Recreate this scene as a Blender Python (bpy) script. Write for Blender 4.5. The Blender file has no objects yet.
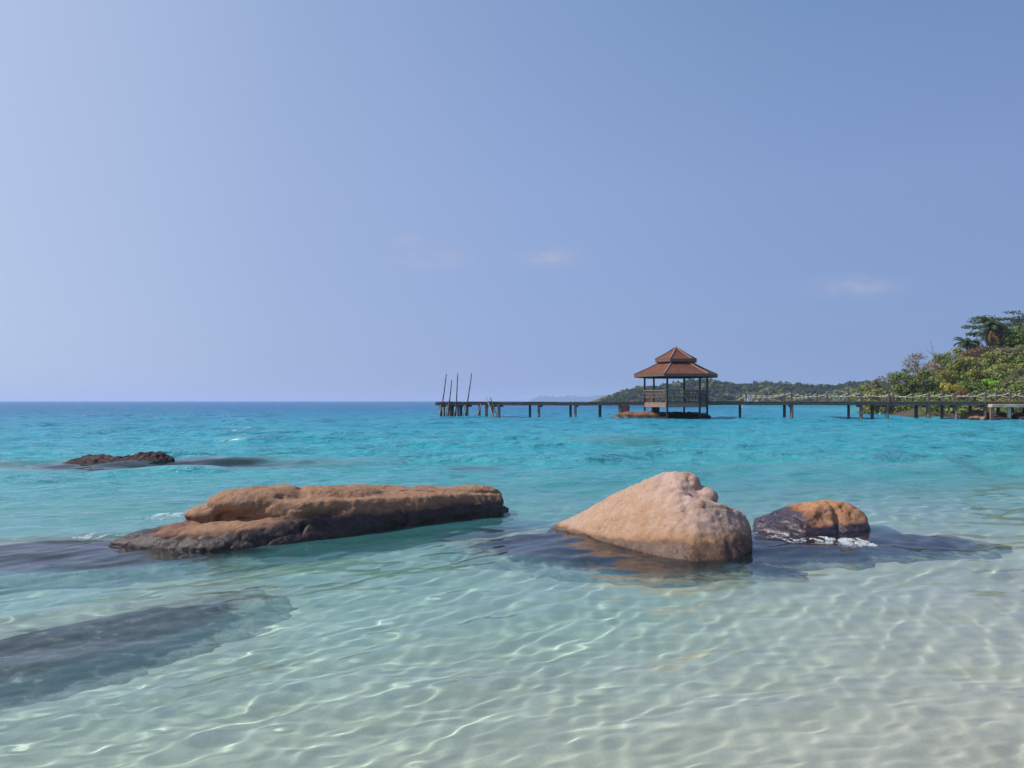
import bpy, bmesh, math, random
import numpy as np
from mathutils import Vector, Matrix
sc = bpy.context.scene
R = math.radians
FPX, CAMH, HORY = 760.0, 1.6, 401.0

# ------------------------------------------------------------------ camera
cam_d = bpy.data.cameras.new('camera'); cam = bpy.data.objects.new('camera', cam_d)
sc.collection.objects.link(cam); sc.camera = cam
cam.location = (0, 0, CAMH); cam.rotation_euler = (R(90), 0, 0)
cam_d.sensor_width = 36; cam_d.lens = 36 * FPX / 1024
cam_d.shift_y = (HORY - 384) / 1024.0
cam_d.clip_start = 0.05; cam_d.clip_end = 40000

# ------------------------------------------------------------------ sky, sun, exposure
SUN_EL, SUN_AZ = 48.0, 176.0          # azimuth counted from +X towards +Y
sd = Vector((math.cos(R(SUN_EL)) * math.cos(R(SUN_AZ)), math.cos(R(SUN_EL)) * math.sin(R(SUN_AZ)), math.sin(R(SUN_EL))))
world = bpy.data.worlds.new('World'); sc.world = world; world.use_nodes = True
wn, wl = world.node_tree.nodes, world.node_tree.links
wn.clear()
wo = wn.new('ShaderNodeOutputWorld'); bg = wn.new('ShaderNodeBackground')
sky = wn.new('ShaderNodeTexSky'); sky.sky_type = 'NISHITA'; sky.sun_disc = False
sky.sun_elevation = R(SUN_EL); sky.sun_rotation = math.atan2(sd.x, sd.y)
sky.air_density = 1.0; sky.dust_density = 1.2; sky.ozone_density = 2.5; sky.altitude = 0
tc = wn.new('ShaderNodeTexCoord')
def wmath(op, a, b=None, clamp=False):
    n = wn.new('ShaderNodeMath'); n.operation = op; n.use_clamp = clamp
    for i, v in enumerate((a, b)):
        if v is None: continue
        if isinstance(v, (int, float)): n.inputs[i].default_value = v
        else: wl.new(v, n.inputs[i])
    return n.outputs[0]
sep = wn.new('ShaderNodeSeparateXYZ'); wl.new(tc.outputs['Generated'], sep.inputs[0])
# hazy tropical sky: bright towards the sun, deeper blue away from it and overhead
hor = wmath('SQRT', wmath('ADD', wmath('MULTIPLY', sep.outputs[0], sep.outputs[0]), wmath('MULTIPLY', sep.outputs[1], sep.outputs[1])))
ux = wmath('DIVIDE', sep.outputs[0], wmath('MAXIMUM', hor, 0.001))
def wramp(f, stops):
    n = wn.new('ShaderNodeValToRGB'); wl.new(f, n.inputs[0])
    while len(n.color_ramp.elements) < len(stops): n.color_ramp.elements.new(0.5)
    for e, (p, c) in zip(n.color_ramp.elements, stops): e.position = p; e.color = (*c, 1)
    return n.outputs[0]
hue = wramp(wmath('MULTIPLY_ADD', ux, 0.5), [(0.0, (.60, .68, .86)), (.22, (.455, .560, .80)), (.36, (.345, .455, .72)), (.5, (.290, .402, .69)), (.68, (.235, .350, .63)), (.78, (.218, .325, .60)), (1.0, (.19, .29, .55))])
hue.node.inputs[0].links[0].from_node.inputs[2].default_value = 0.5
lift = wramp(sep.outputs[2], [(0.0, (.93, .93, .95)), (.10, (1.0, 1.0, 1.0)), (.26, (1.0, 1.0, 1.0)), (.45, (.70, .82, .84)), (.75, (.50, .58, .68)), (1.0, (.40, .50, .62))])
gm = wn.new('ShaderNodeMix'); gm.data_type = 'RGBA'; gm.blend_type = 'MULTIPLY'; wl.new(wmath('ADD', wmath('MULTIPLY', ux, .85), .5, clamp=True), gm.inputs[0])
wl.new(hue, gm.inputs[6]); wl.new(lift, gm.inputs[7])
gs = wn.new('ShaderNodeVectorMath'); gs.operation = 'SCALE'; gs.inputs['Scale'].default_value = 10.0; wl.new(gm.outputs[2], gs.inputs[0])
tint = wn.new('ShaderNodeMix'); tint.data_type = 'RGBA'; tint.inputs[0].default_value = 0.88
wl.new(sky.outputs[0], tint.inputs[6]); wl.new(gs.outputs[0], tint.inputs[7])
# three faint wisps of cloud, given by compass direction and height in the sky
az = wmath('DIVIDE', sep.outputs[0], sep.outputs[1]); ele = wmath('DIVIDE', sep.outputs[2], sep.outputs[1])
mp = wn.new('ShaderNodeMapping'); mp.inputs['Scale'].default_value = (14, 14, 46); wl.new(tc.outputs['Generated'], mp.inputs[0])
cnz = wn.new('ShaderNodeTexNoise'); cnz.inputs['Scale'].default_value = 2.2; cnz.inputs['Detail'].default_value = 6
cnz.inputs['Roughness'].default_value = 0.6; cnz.inputs['Distortion'].default_value = 0.6; wl.new(mp.outputs[0], cnz.inputs[0])
tot = None
for (u, v, ru, rv, s) in ((-0.103, 0.186, .050, .016, .42), (0.050, 0.189, .042, .0125, .50), (0.450, 0.151, .058, .0135, .48), (-0.135, 0.212, .022, .009, .34)):
    dx = wmath('DIVIDE', wmath('SUBTRACT', az, u), ru); dy = wmath('DIVIDE', wmath('SUBTRACT', ele, v), rv)
    r2 = wmath('ADD', wmath('MULTIPLY', dx, dx), wmath('MULTIPLY', dy, dy))
    m = wmath('MULTIPLY', wmath('POWER', 2.718, wmath('MULTIPLY', r2, -1.3)), s)
    tot = m if tot is None else wmath('ADD', tot, m)
cl = wmath('MULTIPLY', tot, wmath('MULTIPLY', wmath('SUBTRACT', cnz.outputs[0], 0.32), 3.2, clamp=True), clamp=True)
front = wmath('GREATER_THAN', sep.outputs[1], 0.05); cl = wmath('MULTIPLY', cl, front)
cm = wn.new('ShaderNodeMix'); cm.data_type = 'RGBA'; wl.new(cl, cm.inputs[0]); wl.new(tint.outputs[2], cm.inputs[6])
cm.inputs[7].default_value = (5.0, 4.9, 6.3, 1)
wl.new(cm.outputs[2], bg.inputs[0]); bg.inputs[1].default_value = 0.083
wl.new(bg.outputs[0], wo.inputs[0])

sun_d = bpy.data.lights.new('sun', 'SUN'); sun = bpy.data.objects.new('sun', sun_d)
sc.collection.objects.link(sun); sun_d.energy = 4.0; sun_d.angle = R(0.53); sun_d.color = (1.0, 0.95, 0.87)
sun.rotation_euler = sd.to_track_quat('Z', 'Y').to_euler()
try: sun_d.cycles.is_caustics_light = True
except Exception as e: print('caustics light', e)
sc.view_settings.view_transform = 'Standard'; sc.view_settings.look = 'None'
sc.view_settings.exposure = 0.27; sc.view_settings.gamma = 1; sc.view_settings.use_curve_mapping = False
sc.render.engine = 'CYCLES'
cy = sc.cycles
cy.use_denoising = True
cy.max_bounces = 8; cy.diffuse_bounces = 3; cy.glossy_bounces = 3; cy.transmission_bounces = 6
cy.transparent_max_bounces = 12; cy.volume_bounces = 1
cy.caustics_refractive = True; cy.caustics_reflective = False
cy.sample_clamp_indirect = 4.0; cy.blur_glossy = 0.5
cy.volume_max_steps = 64

# ------------------------------------------------------------------ helpers
COL = sc.collection
def tag(o, label=None, cat=None, group=None, kind=None):
    if label: o['label'] = label
    if cat: o['category'] = cat
    if group: o['group'] = group
    if kind: o['kind'] = kind
    return o
def mesh_obj(name, verts, faces, mat=None, parent=None, smooth=False):
    me = bpy.data.meshes.new(name); me.from_pydata([tuple(v) for v in verts], [], [tuple(f) for f in faces]); me.update()
    o = bpy.data.objects.new(name, me); COL.objects.link(o)
    if mat: me.materials.append(mat)
    if smooth: me.polygons.foreach_set('use_smooth', [True] * len(me.polygons))
    if parent: o.parent = parent
    return o
def grid_obj(name, V, mat, smooth=True):
    """V: rows x cols x 3 array"""
    r, c, _ = V.shape
    me = bpy.data.meshes.new(name); nv = r * c; nf = (r - 1) * (c - 1)
    me.vertices.add(nv); me.vertices.foreach_set('co', V.reshape(-1).astype(np.float32))
    i = np.arange(nv).reshape(r, c)
    q = np.stack([i[:-1, :-1], i[:-1, 1:], i[1:, 1:], i[1:, :-1]], -1).reshape(-1)
    me.loops.add(nf * 4); me.loops.foreach_set('vertex_index', q.astype(np.int32))
    me.polygons.add(nf); me.polygons.foreach_set('loop_start', (np.arange(nf) * 4).astype(np.int32))
    me.polygons.foreach_set('use_smooth', np.full(nf, smooth))
    me.update(calc_edges=True); me.validate()
    me.materials.append(mat)
    o = bpy.data.objects.new(name, me); COL.objects.link(o)
    return o
def empty(name, loc=(0, 0, 0), rz=0):
    o = bpy.data.objects.new(name, None); COL.objects.link(o)
    o.location = loc; o.rotation_euler = (0, 0, rz); o.empty_display_size = 0.3
    return o
def copy_tree(o, parent=None):
    c = o.copy(); COL.objects.link(c)
    if parent: c.parent = parent
    for ch in [x for x in o.children]: copy_tree(ch, c)
    return c
def pix(px, py, z=0.0):
    """the ground-plan point seen at a pixel, at height z"""
    Y = (CAMH - z) * FPX / (py - HORY)
    return (px - 512) / FPX * Y, Y

class NT:
    """small node-tree writer"""
    def __init__(s, name):
        s.m = bpy.data.materials.new(name); s.m.use_nodes = True
        s.t = s.m.node_tree; s.t.nodes.clear(); s.out = s.t.nodes.new('ShaderNodeOutputMaterial')
    def n(s, typ, props=None, **ins):
        nd = s.t.nodes.new('ShaderNode' + typ)
        for k, v in (props or {}).items(): setattr(nd, k, v)
        for k, v in ins.items():
            key = int(k[1:]) if k[0] == 'i' and k[1:].isdigit() else k.replace('_', ' ')
            if hasattr(v, 'is_output'): s.t.links.new(v, nd.inputs[key])
            else: nd.inputs[key].default_value = v
        return nd
    def math(s, op, a, b=0.0, clamp=False): return s.n('Math', {'operation': op, 'use_clamp': clamp}, i0=a, i1=b).outputs[0]
    def mix(s, f, a, b, mode='MIX'): return s.n('Mix', {'data_type': 'RGBA', 'blend_type': mode}, i0=f, i6=a, i7=b).outputs[2]
    def ramp(s, f, stops, interp='LINEAR'):
        nd = s.n('ValToRGB', None, i0=f); cr = nd.color_ramp; cr.interpolation = interp
        while len(cr.elements) < len(stops): cr.elements.new(0.5)
        for e, (p, c) in zip(cr.elements, stops): e.position = p; e.color = c if len(c) == 4 else (*c, 1)
        return nd.outputs[0]
    def noise(s, vec, scale, detail=4, rough=0.55, dist=0.0):
        return s.n('TexNoise', None, Vector=vec, Scale=scale, Detail=detail, Roughness=rough, Distortion=dist).outputs[0]
    def mapr(s, v, a, b, c=0.0, d=1.0, interp='LINEAR'):
        return s.n('MapRange', {'interpolation_type': interp}, i0=v, i1=a, i2=b, i3=c, i4=d).outputs[0]
    def bump(s, h, strength, dist, normal=None):
        nd = s.n('Bump', None, Strength=strength, Distance=dist, Height=h)
        if normal is not None: s.t.links.new(normal, nd.inputs['Normal'])
        return nd.outputs[0]
    def surf(s, sock): s.t.links.new(sock, s.out.inputs[0]); return s.m
def principled(name, col, rough=0.7, var=0.15, scale=6.0, bump=0.0, spec=0.3, metal=0.0, streak=None):
    t = NT(name); p = t.n('TexCoord').outputs['Object']
    if streak: p = t.n('Mapping', None, Vector=p, Scale=streak).outputs[0]
    nz = t.noise(p, scale, 5, 0.6)
    a = tuple(c * (1 - var) for c in col[:3]) + (1,); b = tuple(min(1, c * (1 + var)) for c in col[:3]) + (1,)
    c = t.ramp(nz, [(0.3, a), (0.7, b)])
    ins = dict(Base_Color=c, Roughness=rough, Metallic=metal)
    bs = t.n('BsdfPrincipled', None, **ins); bs.inputs['Specular IOR Level'].default_value = spec
    if bump: t.t.links.new(t.bump(t.noise(p, scale * 3, 4), bump, 0.02), bs.inputs['Normal'])
    return t.surf(bs.outputs[0])

# numpy gradient-free value noise, 3-D, smooth
_rng = np.random.RandomState(7); _tab = _rng.rand(64, 64, 64).astype(np.float32)
def vnoise(p):
    f = np.floor(p).astype(np.int64); t = (p - f); t = t * t * t * (t * (t * 6 - 15) + 10)
    a = f & 63; b = (f + 1) & 63
    def g(x, y, z): return _tab[x, y, z]
    x0, y0, z0 = a[..., 0], a[..., 1], a[..., 2]; x1, y1, z1 = b[..., 0], b[..., 1], b[..., 2]
    tx, ty, tz = t[..., 0], t[..., 1], t[..., 2]
    l = lambda u, v, w: u + (v - u) * w
    return l(l(l(g(x0, y0, z0), g(x1, y0, z0), tx), l(g(x0, y1, z0), g(x1, y1, z0), tx), ty),
             l(l(g(x0, y0, z1), g(x1, y0, z1), tx), l(g(x0, y1, z1), g(x1, y1, z1), tx), ty), tz) * 2 - 1
def fbm(p, octv=4, gain=0.5, lac=2.03):
    s, a = 0, 1.0
    for i in range(octv):
        s = s + a * vnoise(p + 17.3 * i); p = p * lac; a *= gain
    return s
def sstep(x, a, b):
    t = np.clip((x - a) / (b - a), 0, 1); return t * t * (3 - 2 * t)

# ------------------------------------------------------------------ seabed and beach
def depth_at(x, y):
    """still-water depth of the sand, metres (negative on the beach)"""
    s = (y - 1.2) * 0.062 - (x - 1.5) * 0.040
    d = 0.13 + s
    d = np.where(d > 0.7, 0.7 + (d - 0.7) * 1.0, d)
    d = d + 0.05 * fbm(np.stack([x * .35, y * .35, x * 0], -1), 3) * np.clip(y / 6, 0.2, 1)
    far = sstep(y, 9, 26)
    d = d + far * 1.0 + np.clip(y - 20, 0, 4000) * 0.012
    head = 5.5 * np.exp(-(((np.maximum(0, 62 - x)) / 16.0) ** 2)) * sstep(y, 66, 105) * 1.3     # the shore under the headland
    return np.minimum(d, 14) - head
def bed_ripples(x, y):
    w = x * 0.55 + y * 1.0 + 0.25 * fbm(np.stack([x * 1.1, y * 1.1, 0 * x], -1), 3)
    return 0.015 * np.sin(w * 2 * math.pi / 0.21 + 1.7 * fbm(np.stack([x * .7, y * .7, 0 * x + 4], -1), 2)) * (0.5 + 0.5 * fbm(np.stack([x * .5, y * .5, 0 * x + 9], -1), 2))
rows = [-60, -40, -25, -15, -9, -5, -3, -2, -1]
y = -0.5
while y < 9000:
    rows.append(y); y += max(0.045, 0.012 * y) if y > 0 else .045
ry = np.array(rows); cx = np.linspace(-1, 1, 420)
hw = np.where(ry < 0, 30, 4 + 0.9 * np.maximum(ry, 0)); hw = np.where(ry < 0, hw, np.minimum(hw + 0, hw))
hw = np.maximum(4 + 0.9 * np.abs(ry), 4)
X, Y = cx[None, :] * hw[:, None], np.repeat(ry[:, None], len(cx), 1)
Z = -depth_at(X, Y) + bed_ripples(X, Y) * sstep(14 - Y, 0, 6)
t = NT('wet_sand'); pos = t.n('NewGeometry').outputs['Position']
n1 = t.noise(pos, 1.1, 5); n2 = t.noise(pos, 60, 3)
c = t.ramp(n1, [(0.3, (0.60, 0.54, 0.44)), (0.7, (0.74, 0.68, 0.57))])
c = t.mix(0.25, c, t.ramp(n2, [(0.3, (0.42, 0.37, 0.3)), (0.75, (0.78, 0.73, 0.63))]))
bs = t.n('BsdfPrincipled', None, Base_Color=c, Roughness=0.9); bs.inputs['Specular IOR Level'].default_value = 0.1
sand_m = t.surf(bs.outputs[0])
bed = grid_obj('sand_seabed', np.stack([X, Y, Z], -1), sand_m); tag(bed, kind='structure')
try: bed.cycles.is_caustics_receiver = True
except Exception as e: print('recv', e)

# ------------------------------------------------------------------ the sea
rows = [-3, -2.2, -1.6, -1.2]; y = -1.0
while y < 14000:
    rows.append(y)
    y += max(0.014, 0.0050 * y) if y < 160 else 0.02 * y
ry = np.array(rows); dyr = np.gradient(ry); NCX = 1000
cx = np.linspace(-1, 1, NCX); hw = 2.6 + 0.80 * np.maximum(ry, 0)
X, Y = cx[None, :] * hw[:, None], np.repeat(ry[:, None], NCX, 1)
sp = np.maximum(dyr, 2 * hw / NCX)[:, None]
rs = np.random.RandomState(11); H = np.zeros_like(X)
near = 0.55 + 0.80 * sstep(Y, 5.5, 19)
wx = 0.35 * fbm(np.stack([X * .5, Y * .5, 0 * X], -1), 2); wy = 0.35 * fbm(np.stack([X * .5, Y * .5, 0 * X + 31], -1), 2)
NW = 76
for i in range(NW):
    lam = 0.085 * (3.0 / 0.085) ** ((i + rs.rand()) / NW)
    th = R(112) + rs.randn() * R(30)
    k = 2 * math.pi / lam
    st = (0.024 if lam < 0.24 else 0.023 if lam < 0.6 else 0.018 if lam < 1.2 else 0.015) * (0.75 + .5 * rs.rand())
    w = sstep(lam / sp, 3.0, 5.5)
    ph = k * (math.cos(th) * (X + wx * min(1, lam)) + math.sin(th) * (Y + wy * min(1, lam))) + rs.rand() * 6.283
    H += w * st / k * np.sin(ph)
H *= near
for i in range(16):                                     # the longer swell outside the rocks
    lam = 1.3 * (6.5 / 1.3) ** ((i + rs.rand()) / 16); th = R(100) + rs.randn() * R(13); k = 2 * math.pi / lam
    ph = k * (math.cos(th) * (X + 2 * wx) + math.sin(th) * (Y + 2 * wy)) + rs.rand() * 6.283
    H += sstep(lam / sp, 3.0, 5.5) * 0.042 / k * np.sin(ph) * sstep(Y, 8, 24)
D = depth_at(X, Y)
sea_v = np.stack([X, Y, H], -1)
t = NT('sea_water'); geo = t.n('NewGeometry'); pos = geo.outputs['Position']
dep = t.n('Attribute', {'attribute_name': 'depth'}).outputs['Fac']
mpn = t.n('Mapping', None, Vector=pos, Scale=(0.55, 1.0, 1.0)).outputs[0]
b1 = t.noise(mpn, 1.6, 5, 0.62); b0 = t.noise(mpn, 9.0, 3, 0.55)
far = t.mapr(dep, 0.7, 2.2)
nrm = t.bump(b0, t.math('MULTIPLY_ADD', far, 0.20, ) if False else t.math('MULTIPLY', far, 0.35), 0.05)
nrm = t.bump(b1, t.math('MULTIPLY', far, 1.0), 0.45, nrm)
nrm = t.bump(t.noise(t.n('Mapping', None, Vector=pos, Scale=(0.35, 1.0, 1.0)).outputs[0], 0.42, 3, 0.5), t.math('MULTIPLY', far, 0.8), 1.3, nrm)
# what the water body itself sends back: turquoise over the shallows, blue over deep water
patch = t.noise(t.n('Mapping', None, Vector=pos, Scale=(0.35, 1.0, 1.0)).outputs[0], 0.10, 4, 0.6)
body = t.ramp(t.math('ADD', t.mapr(dep, 0.0, 14.0), t.math('MULTIPLY', t.math('SUBTRACT', patch, 0.5), 0.16)),
      [(0.0, (0.16, 0.46, 0.44)), (0.08, (0.080, 0.37, 0.395)), (0.17, (0.042, 0.315, 0.375)), (0.30, (0.024, 0.265, 0.36)), (0.6, (0.014, 0.19, 0.33)), (1.0, (0.012, 0.135, 0.29))])
fac = t.ramp(t.mapr(dep, 0.0, 4.0), [(0.0, (0, 0, 0)), (0.10, (0.05,)*3), (0.20, (0.30,)*3), (0.35, (0.66,)*3), (0.6, (0.92,)*3), (1.0, (1, 1, 1))])
tr = t.ramp(t.mapr(dep, 0.0, 2.0), [(0.0, (0.97, 1.0, 1.0)), (0.12, (0.93, 0.985, 0.96)), (0.30, (0.76, 0.97, 0.96)), (1.0, (0.15, 0.75, 0.75))])
refr = t.n('BsdfRefraction', None, Color=tr, Roughness=0.0, IOR=1.333, Normal=nrm)
dif = t.n('BsdfDiffuse', None, Color=body, Normal=nrm)
tp = t.n('BsdfTransparent', None, Color=tr)
rt = t.n('MixShader', None, i0=0.1, i1=refr.outputs[0], i2=tp.outputs[0])
ws = t.n('MixShader', None, i0=fac, i1=rt.outputs[0], i2=dif.outputs[0])
glo = t.n('BsdfGlossy', None, Color=(1, 1, 1, 1), Roughness=0.04, Normal=nrm)
fr = t.n('Fresnel', None, IOR=1.333, Normal=nrm).outputs[0]
fr = t.math('MINIMUM', t.math('MULTIPLY', fr, 0.84), 0.55)
ws2 = t.n('MixShader', None, i0=fr, i1=ws.outputs[0], i2=glo.outputs[0])
sea_m = t.surf(ws2.outputs[0])
sea = grid_obj('sea_water', sea_v, sea_m); tag(sea, kind='structure')
at = sea.data.attributes.new('depth', 'FLOAT', 'POINT'); at.data.foreach_set('value', np.clip(D, 0, 20).reshape(-1).astype(np.float32))
try: sea.cycles.is_caustics_caster = True
except Exception as e: print('cast', e)

# ------------------------------------------------------------------ rocks
def hull_pts(bm, pts, base=None, spread=0.12):
    """convex lump through points given as (pixel x, pixel y, distance); a base z adds a spread-out foot"""
    P = [Vector(((a - 512) / FPX * Yd, Yd, CAMH - (b - HORY) / FPX * Yd)) for a, b, Yd in pts]
    if base is not None:
        c = sum(P, Vector()) / len(P)
        P += [Vector((c.x + (p.x - c.x) * (1 + spread), c.y + (p.y - c.y) * (1 + spread), base)) for p in P]
    vs = [bm.verts.new(p) for p in P]
    r = bmesh.ops.convex_hull(bm, input=vs)
    bmesh.ops.delete(bm, geom=list({g for g in list(r['geom_interior']) + list(r['geom_unused']) if isinstance(g, bmesh.types.BMVert)}), context='VERTS')
def lump(bm, c, r, rz=0.0, ry=0.0):
    m = Matrix.Translation(c) @ Matrix.Rotation(rz, 4, 'Z') @ Matrix.Rotation(ry, 4, 'Y') @ Matrix.Diagonal((*r, 1))
    bmesh.ops.create_icosphere(bm, subdivisions=4, radius=1, matrix=m)
def seg_dist(P, a, b):
    a, b = np.array(a), np.array(b); d = b - a
    t = np.clip(((P - a) @ d) / (d @ d), 0, 1); return np.linalg.norm(P - (a + t[:, None] * d), axis=1)
def pnt(a, b, Yd): return ((a - 512) / FPX * Yd, Yd, CAMH - (b - HORY) / FPX * Yd)
def rock(name, bm, mat, voxel, smooth=6, amp=0.035, freq=1.8, fine=0.006, ffreq=9, grooves=(), wetdarkf=None, pits=0.0, seed=0, tonef=None):
    me = bpy.data.meshes.new(name); bm.to_mesh(me); bm.free()
    o = bpy.data.objects.new(name, me); COL.objects.link(o)
    r = o.modifiers.new('r', 'REMESH'); r.mode = 'VOXEL'; r.voxel_size = voxel
    s = o.modifiers.new('s', 'SMOOTH'); s.factor = 0.5; s.iterations = smooth
    dg = bpy.context.evaluated_depsgraph_get(); dg.update()
    m2 = bpy.data.meshes.new_from_object(o.evaluated_get(dg)); o.modifiers.clear(); o.data = m2; m2.name = name
    n = len(m2.vertices); P = np.zeros(n * 3, np.float32); m2.vertices.foreach_get('co', P); P = P.reshape(-1, 3).astype(float)
    N = np.zeros(n * 3, np.float32); m2.vertex_normals.foreach_get('vector', N); N = N.reshape(-1, 3)
    q = P + seed
    d = amp * fbm(q * freq, 3, 0.5) + fine * fbm(q * ffreq, 4, 0.6)
    # ledges and flutes: a sharpened noise
    rg = 1 - np.abs(fbm(q * np.array([1.2, 1.2, 3.0]) * freq * 0.9 + 5, 3)); d -= amp * 0.6 * np.clip(rg - 0.90, 0, 1) / 0.10
    if pits:
        pk = 1.0 if tonef is None else 0.25 + 0.75 * tonef(P)
        d -= pits * pk * (sstep(vnoise(q * 7.5 + 40), 0.35, 0.75) + 0.7 * sstep(vnoise(q * 15 + 11), 0.30, 0.7))
    for a, b, rad, dp in grooves:
        dist = seg_dist(P + 0.03 * np.stack([vnoise(q * 5), vnoise(q * 5 + 9), vnoise(q * 5 + 19)], -1), a, b)
        d -= dp * np.exp(-(dist / rad) ** 2)
    P2 = P + N * d[:, None]
    m2.vertices.foreach_set('co', P2.reshape(-1).astype(np.float32))
    w = wetdarkf(P2) if wetdarkf else np.zeros(n)
    tn = m2.attributes.new('tone', 'FLOAT', 'POINT'); tn.data.foreach_set('value', np.asarray(tonef(P2) if tonef else np.zeros(n), np.float32))
    at = m2.attributes.new('wet', 'FLOAT', 'POINT'); at.data.foreach_set('value', np.asarray(w, np.float32))
    m2.polygons.foreach_set('use_smooth', [True] * len(m2.polygons)); m2.update()
    m2.materials.clear(); m2.materials.append(mat)
    try: o.cycles.is_caustics_receiver = True
    except Exception: pass
    return o

def rock_mat(name, c1, c2, c3, pale, wet, wetedge, bscale=1.0, glossy=0.5):
    t = NT(name); g = t.n('NewGeometry'); pos = g.outputs['Position']
    n1 = t.noise(pos, 0.9 * bscale, 6, 0.6, 0.3); n2 = t.noise(pos, 7 * bscale, 6, 0.65); n3 = t.noise(pos, 45 * bscale, 4, 0.7)
    c = t.ramp(n1, [(0.30, c1), (0.5, c2), (0.68, c3)])
    c = t.mix(t.mapr(n2, 0.45, 0.75, 0, 0.55), c, (*pale, 1))
    c = t.mix(0.5, c, t.ramp(n3, [(0.32, (0.45,) * 3), (0.55, (1.0,) * 3), (0.75, (1.25,) * 3)]), 'MULTIPLY')
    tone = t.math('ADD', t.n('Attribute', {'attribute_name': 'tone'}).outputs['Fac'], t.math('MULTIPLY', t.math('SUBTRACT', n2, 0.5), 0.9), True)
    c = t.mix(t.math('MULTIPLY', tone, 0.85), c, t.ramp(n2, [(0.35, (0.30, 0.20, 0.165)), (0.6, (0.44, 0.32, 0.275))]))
    spots = t.n('TexVoronoi', {'feature': 'F1'}, Vector=pos, Scale=16 * bscale).outputs['Distance']
    c = t.mix(t.math('MULTIPLY', t.mapr(spots, 0.0, 0.16, 1, 0), t.mapr(n2, 0.5, 0.6, 0, 0.5)), c, (0.10, 0.055, 0.035, 1))
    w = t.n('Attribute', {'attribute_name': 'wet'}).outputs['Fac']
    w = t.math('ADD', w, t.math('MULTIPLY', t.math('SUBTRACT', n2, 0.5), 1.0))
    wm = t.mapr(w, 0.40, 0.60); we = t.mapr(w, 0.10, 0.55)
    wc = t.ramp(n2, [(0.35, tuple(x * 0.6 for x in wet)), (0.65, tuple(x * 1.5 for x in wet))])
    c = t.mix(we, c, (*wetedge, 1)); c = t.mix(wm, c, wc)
    rg = t.mapr(wm, 0, 1, 0.88, glossy)
    b = t.bump(n3, 0.45, 0.012 / bscale, t.bump(t.noise(pos, 16 * bscale, 5, 0.65), 0.6, 0.03 / bscale))
    bs = t.n('BsdfPrincipled', None, Base_Color=c, Roughness=rg, Normal=b); t.t.links.new(t.mapr(wm, 0, 1, 0.12, 0.35 if glossy > .3 else .7), bs.inputs['Specular IOR Level'])
    return t.surf(bs.outputs[0])
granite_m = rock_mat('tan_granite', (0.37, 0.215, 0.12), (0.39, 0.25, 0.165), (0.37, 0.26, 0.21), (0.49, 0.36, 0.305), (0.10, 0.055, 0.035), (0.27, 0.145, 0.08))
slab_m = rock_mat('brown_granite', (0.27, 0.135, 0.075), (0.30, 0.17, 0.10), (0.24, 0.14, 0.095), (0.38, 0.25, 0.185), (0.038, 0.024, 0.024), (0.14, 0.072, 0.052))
smallrock_m = rock_mat('washed_granite', (0.36, 0.17, 0.08), (0.38, 0.20, 0.11), (0.33, 0.18, 0.11), (0.44, 0.28, 0.20), (0.042, 0.024, 0.030), (0.17, 0.075, 0.05), glossy=0.28)
dark_m = rock_mat('barnacled_rock', (0.035, 0.025, 0.028), (0.06, 0.042, 0.045), (0.045, 0.03, 0.03), (0.12, 0.085, 0.085), (0.02, 0.016, 0.02), (0.03, 0.022, 0.022))

# boulder
bm = bmesh.new()
hull_pts(bm, [(550, 526, 9.7), (580, 511, 9.45), (610, 500, 9.25), (640, 483, 9.05), (660, 473, 8.9), (674, 468, 8.8), (689, 474, 8.7), (704, 496, 8.6),
              (560, 531, 9.35), (600, 540, 8.75), (640, 550, 8.1), (672, 559, 7.7), (700, 562, 7.55), (680, 505, 8.15), (640, 510, 8.5)], -0.75, 0.10)
hull_pts(bm, [(672, 492, 8.35), (700, 499, 8.15), (727, 506, 8.2), (745, 514, 8.35), (751, 530, 8.3), (750, 545, 8.05), (690, 562, 7.55), (725, 560, 7.62), (742, 553, 7.85), (720, 507, 9.1), (660, 540, 7.95)], -0.75, 0.10)
lump(bm, pnt(686, 482, 8.72), (0.15, 0.2, 0.13), 0.2); lump(bm, pnt(704, 496, 8.6), (0.13, 0.2, 0.10), 0.2)
gv = [(pnt(664, 486, 8.5), pnt(692, 489, 8.45), 0.035, 0.05), (pnt(690, 478, 8.55), pnt(700, 500, 8.3), 0.03, 0.05), (pnt(728, 512, 8.0), pnt(733, 556, 7.7), 0.06, 0.05),
      (pnt(640, 498, 8.6), pnt(700, 512, 8.0), 0.05, 0.02), (pnt(650, 540, 8.0), pnt(720, 548, 7.6), 0.05, 0.02), (pnt(605, 515, 9.0), pnt(660, 535, 8.2), 0.05, 0.018)]
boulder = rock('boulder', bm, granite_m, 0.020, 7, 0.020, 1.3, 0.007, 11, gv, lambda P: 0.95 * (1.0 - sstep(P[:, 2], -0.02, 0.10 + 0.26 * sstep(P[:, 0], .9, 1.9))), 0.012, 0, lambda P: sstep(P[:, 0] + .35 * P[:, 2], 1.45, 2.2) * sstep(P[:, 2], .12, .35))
tag(boulder, 'largest pale tan granite boulder rising to a knobbed peak out of the shallow water', 'boulder')

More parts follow.
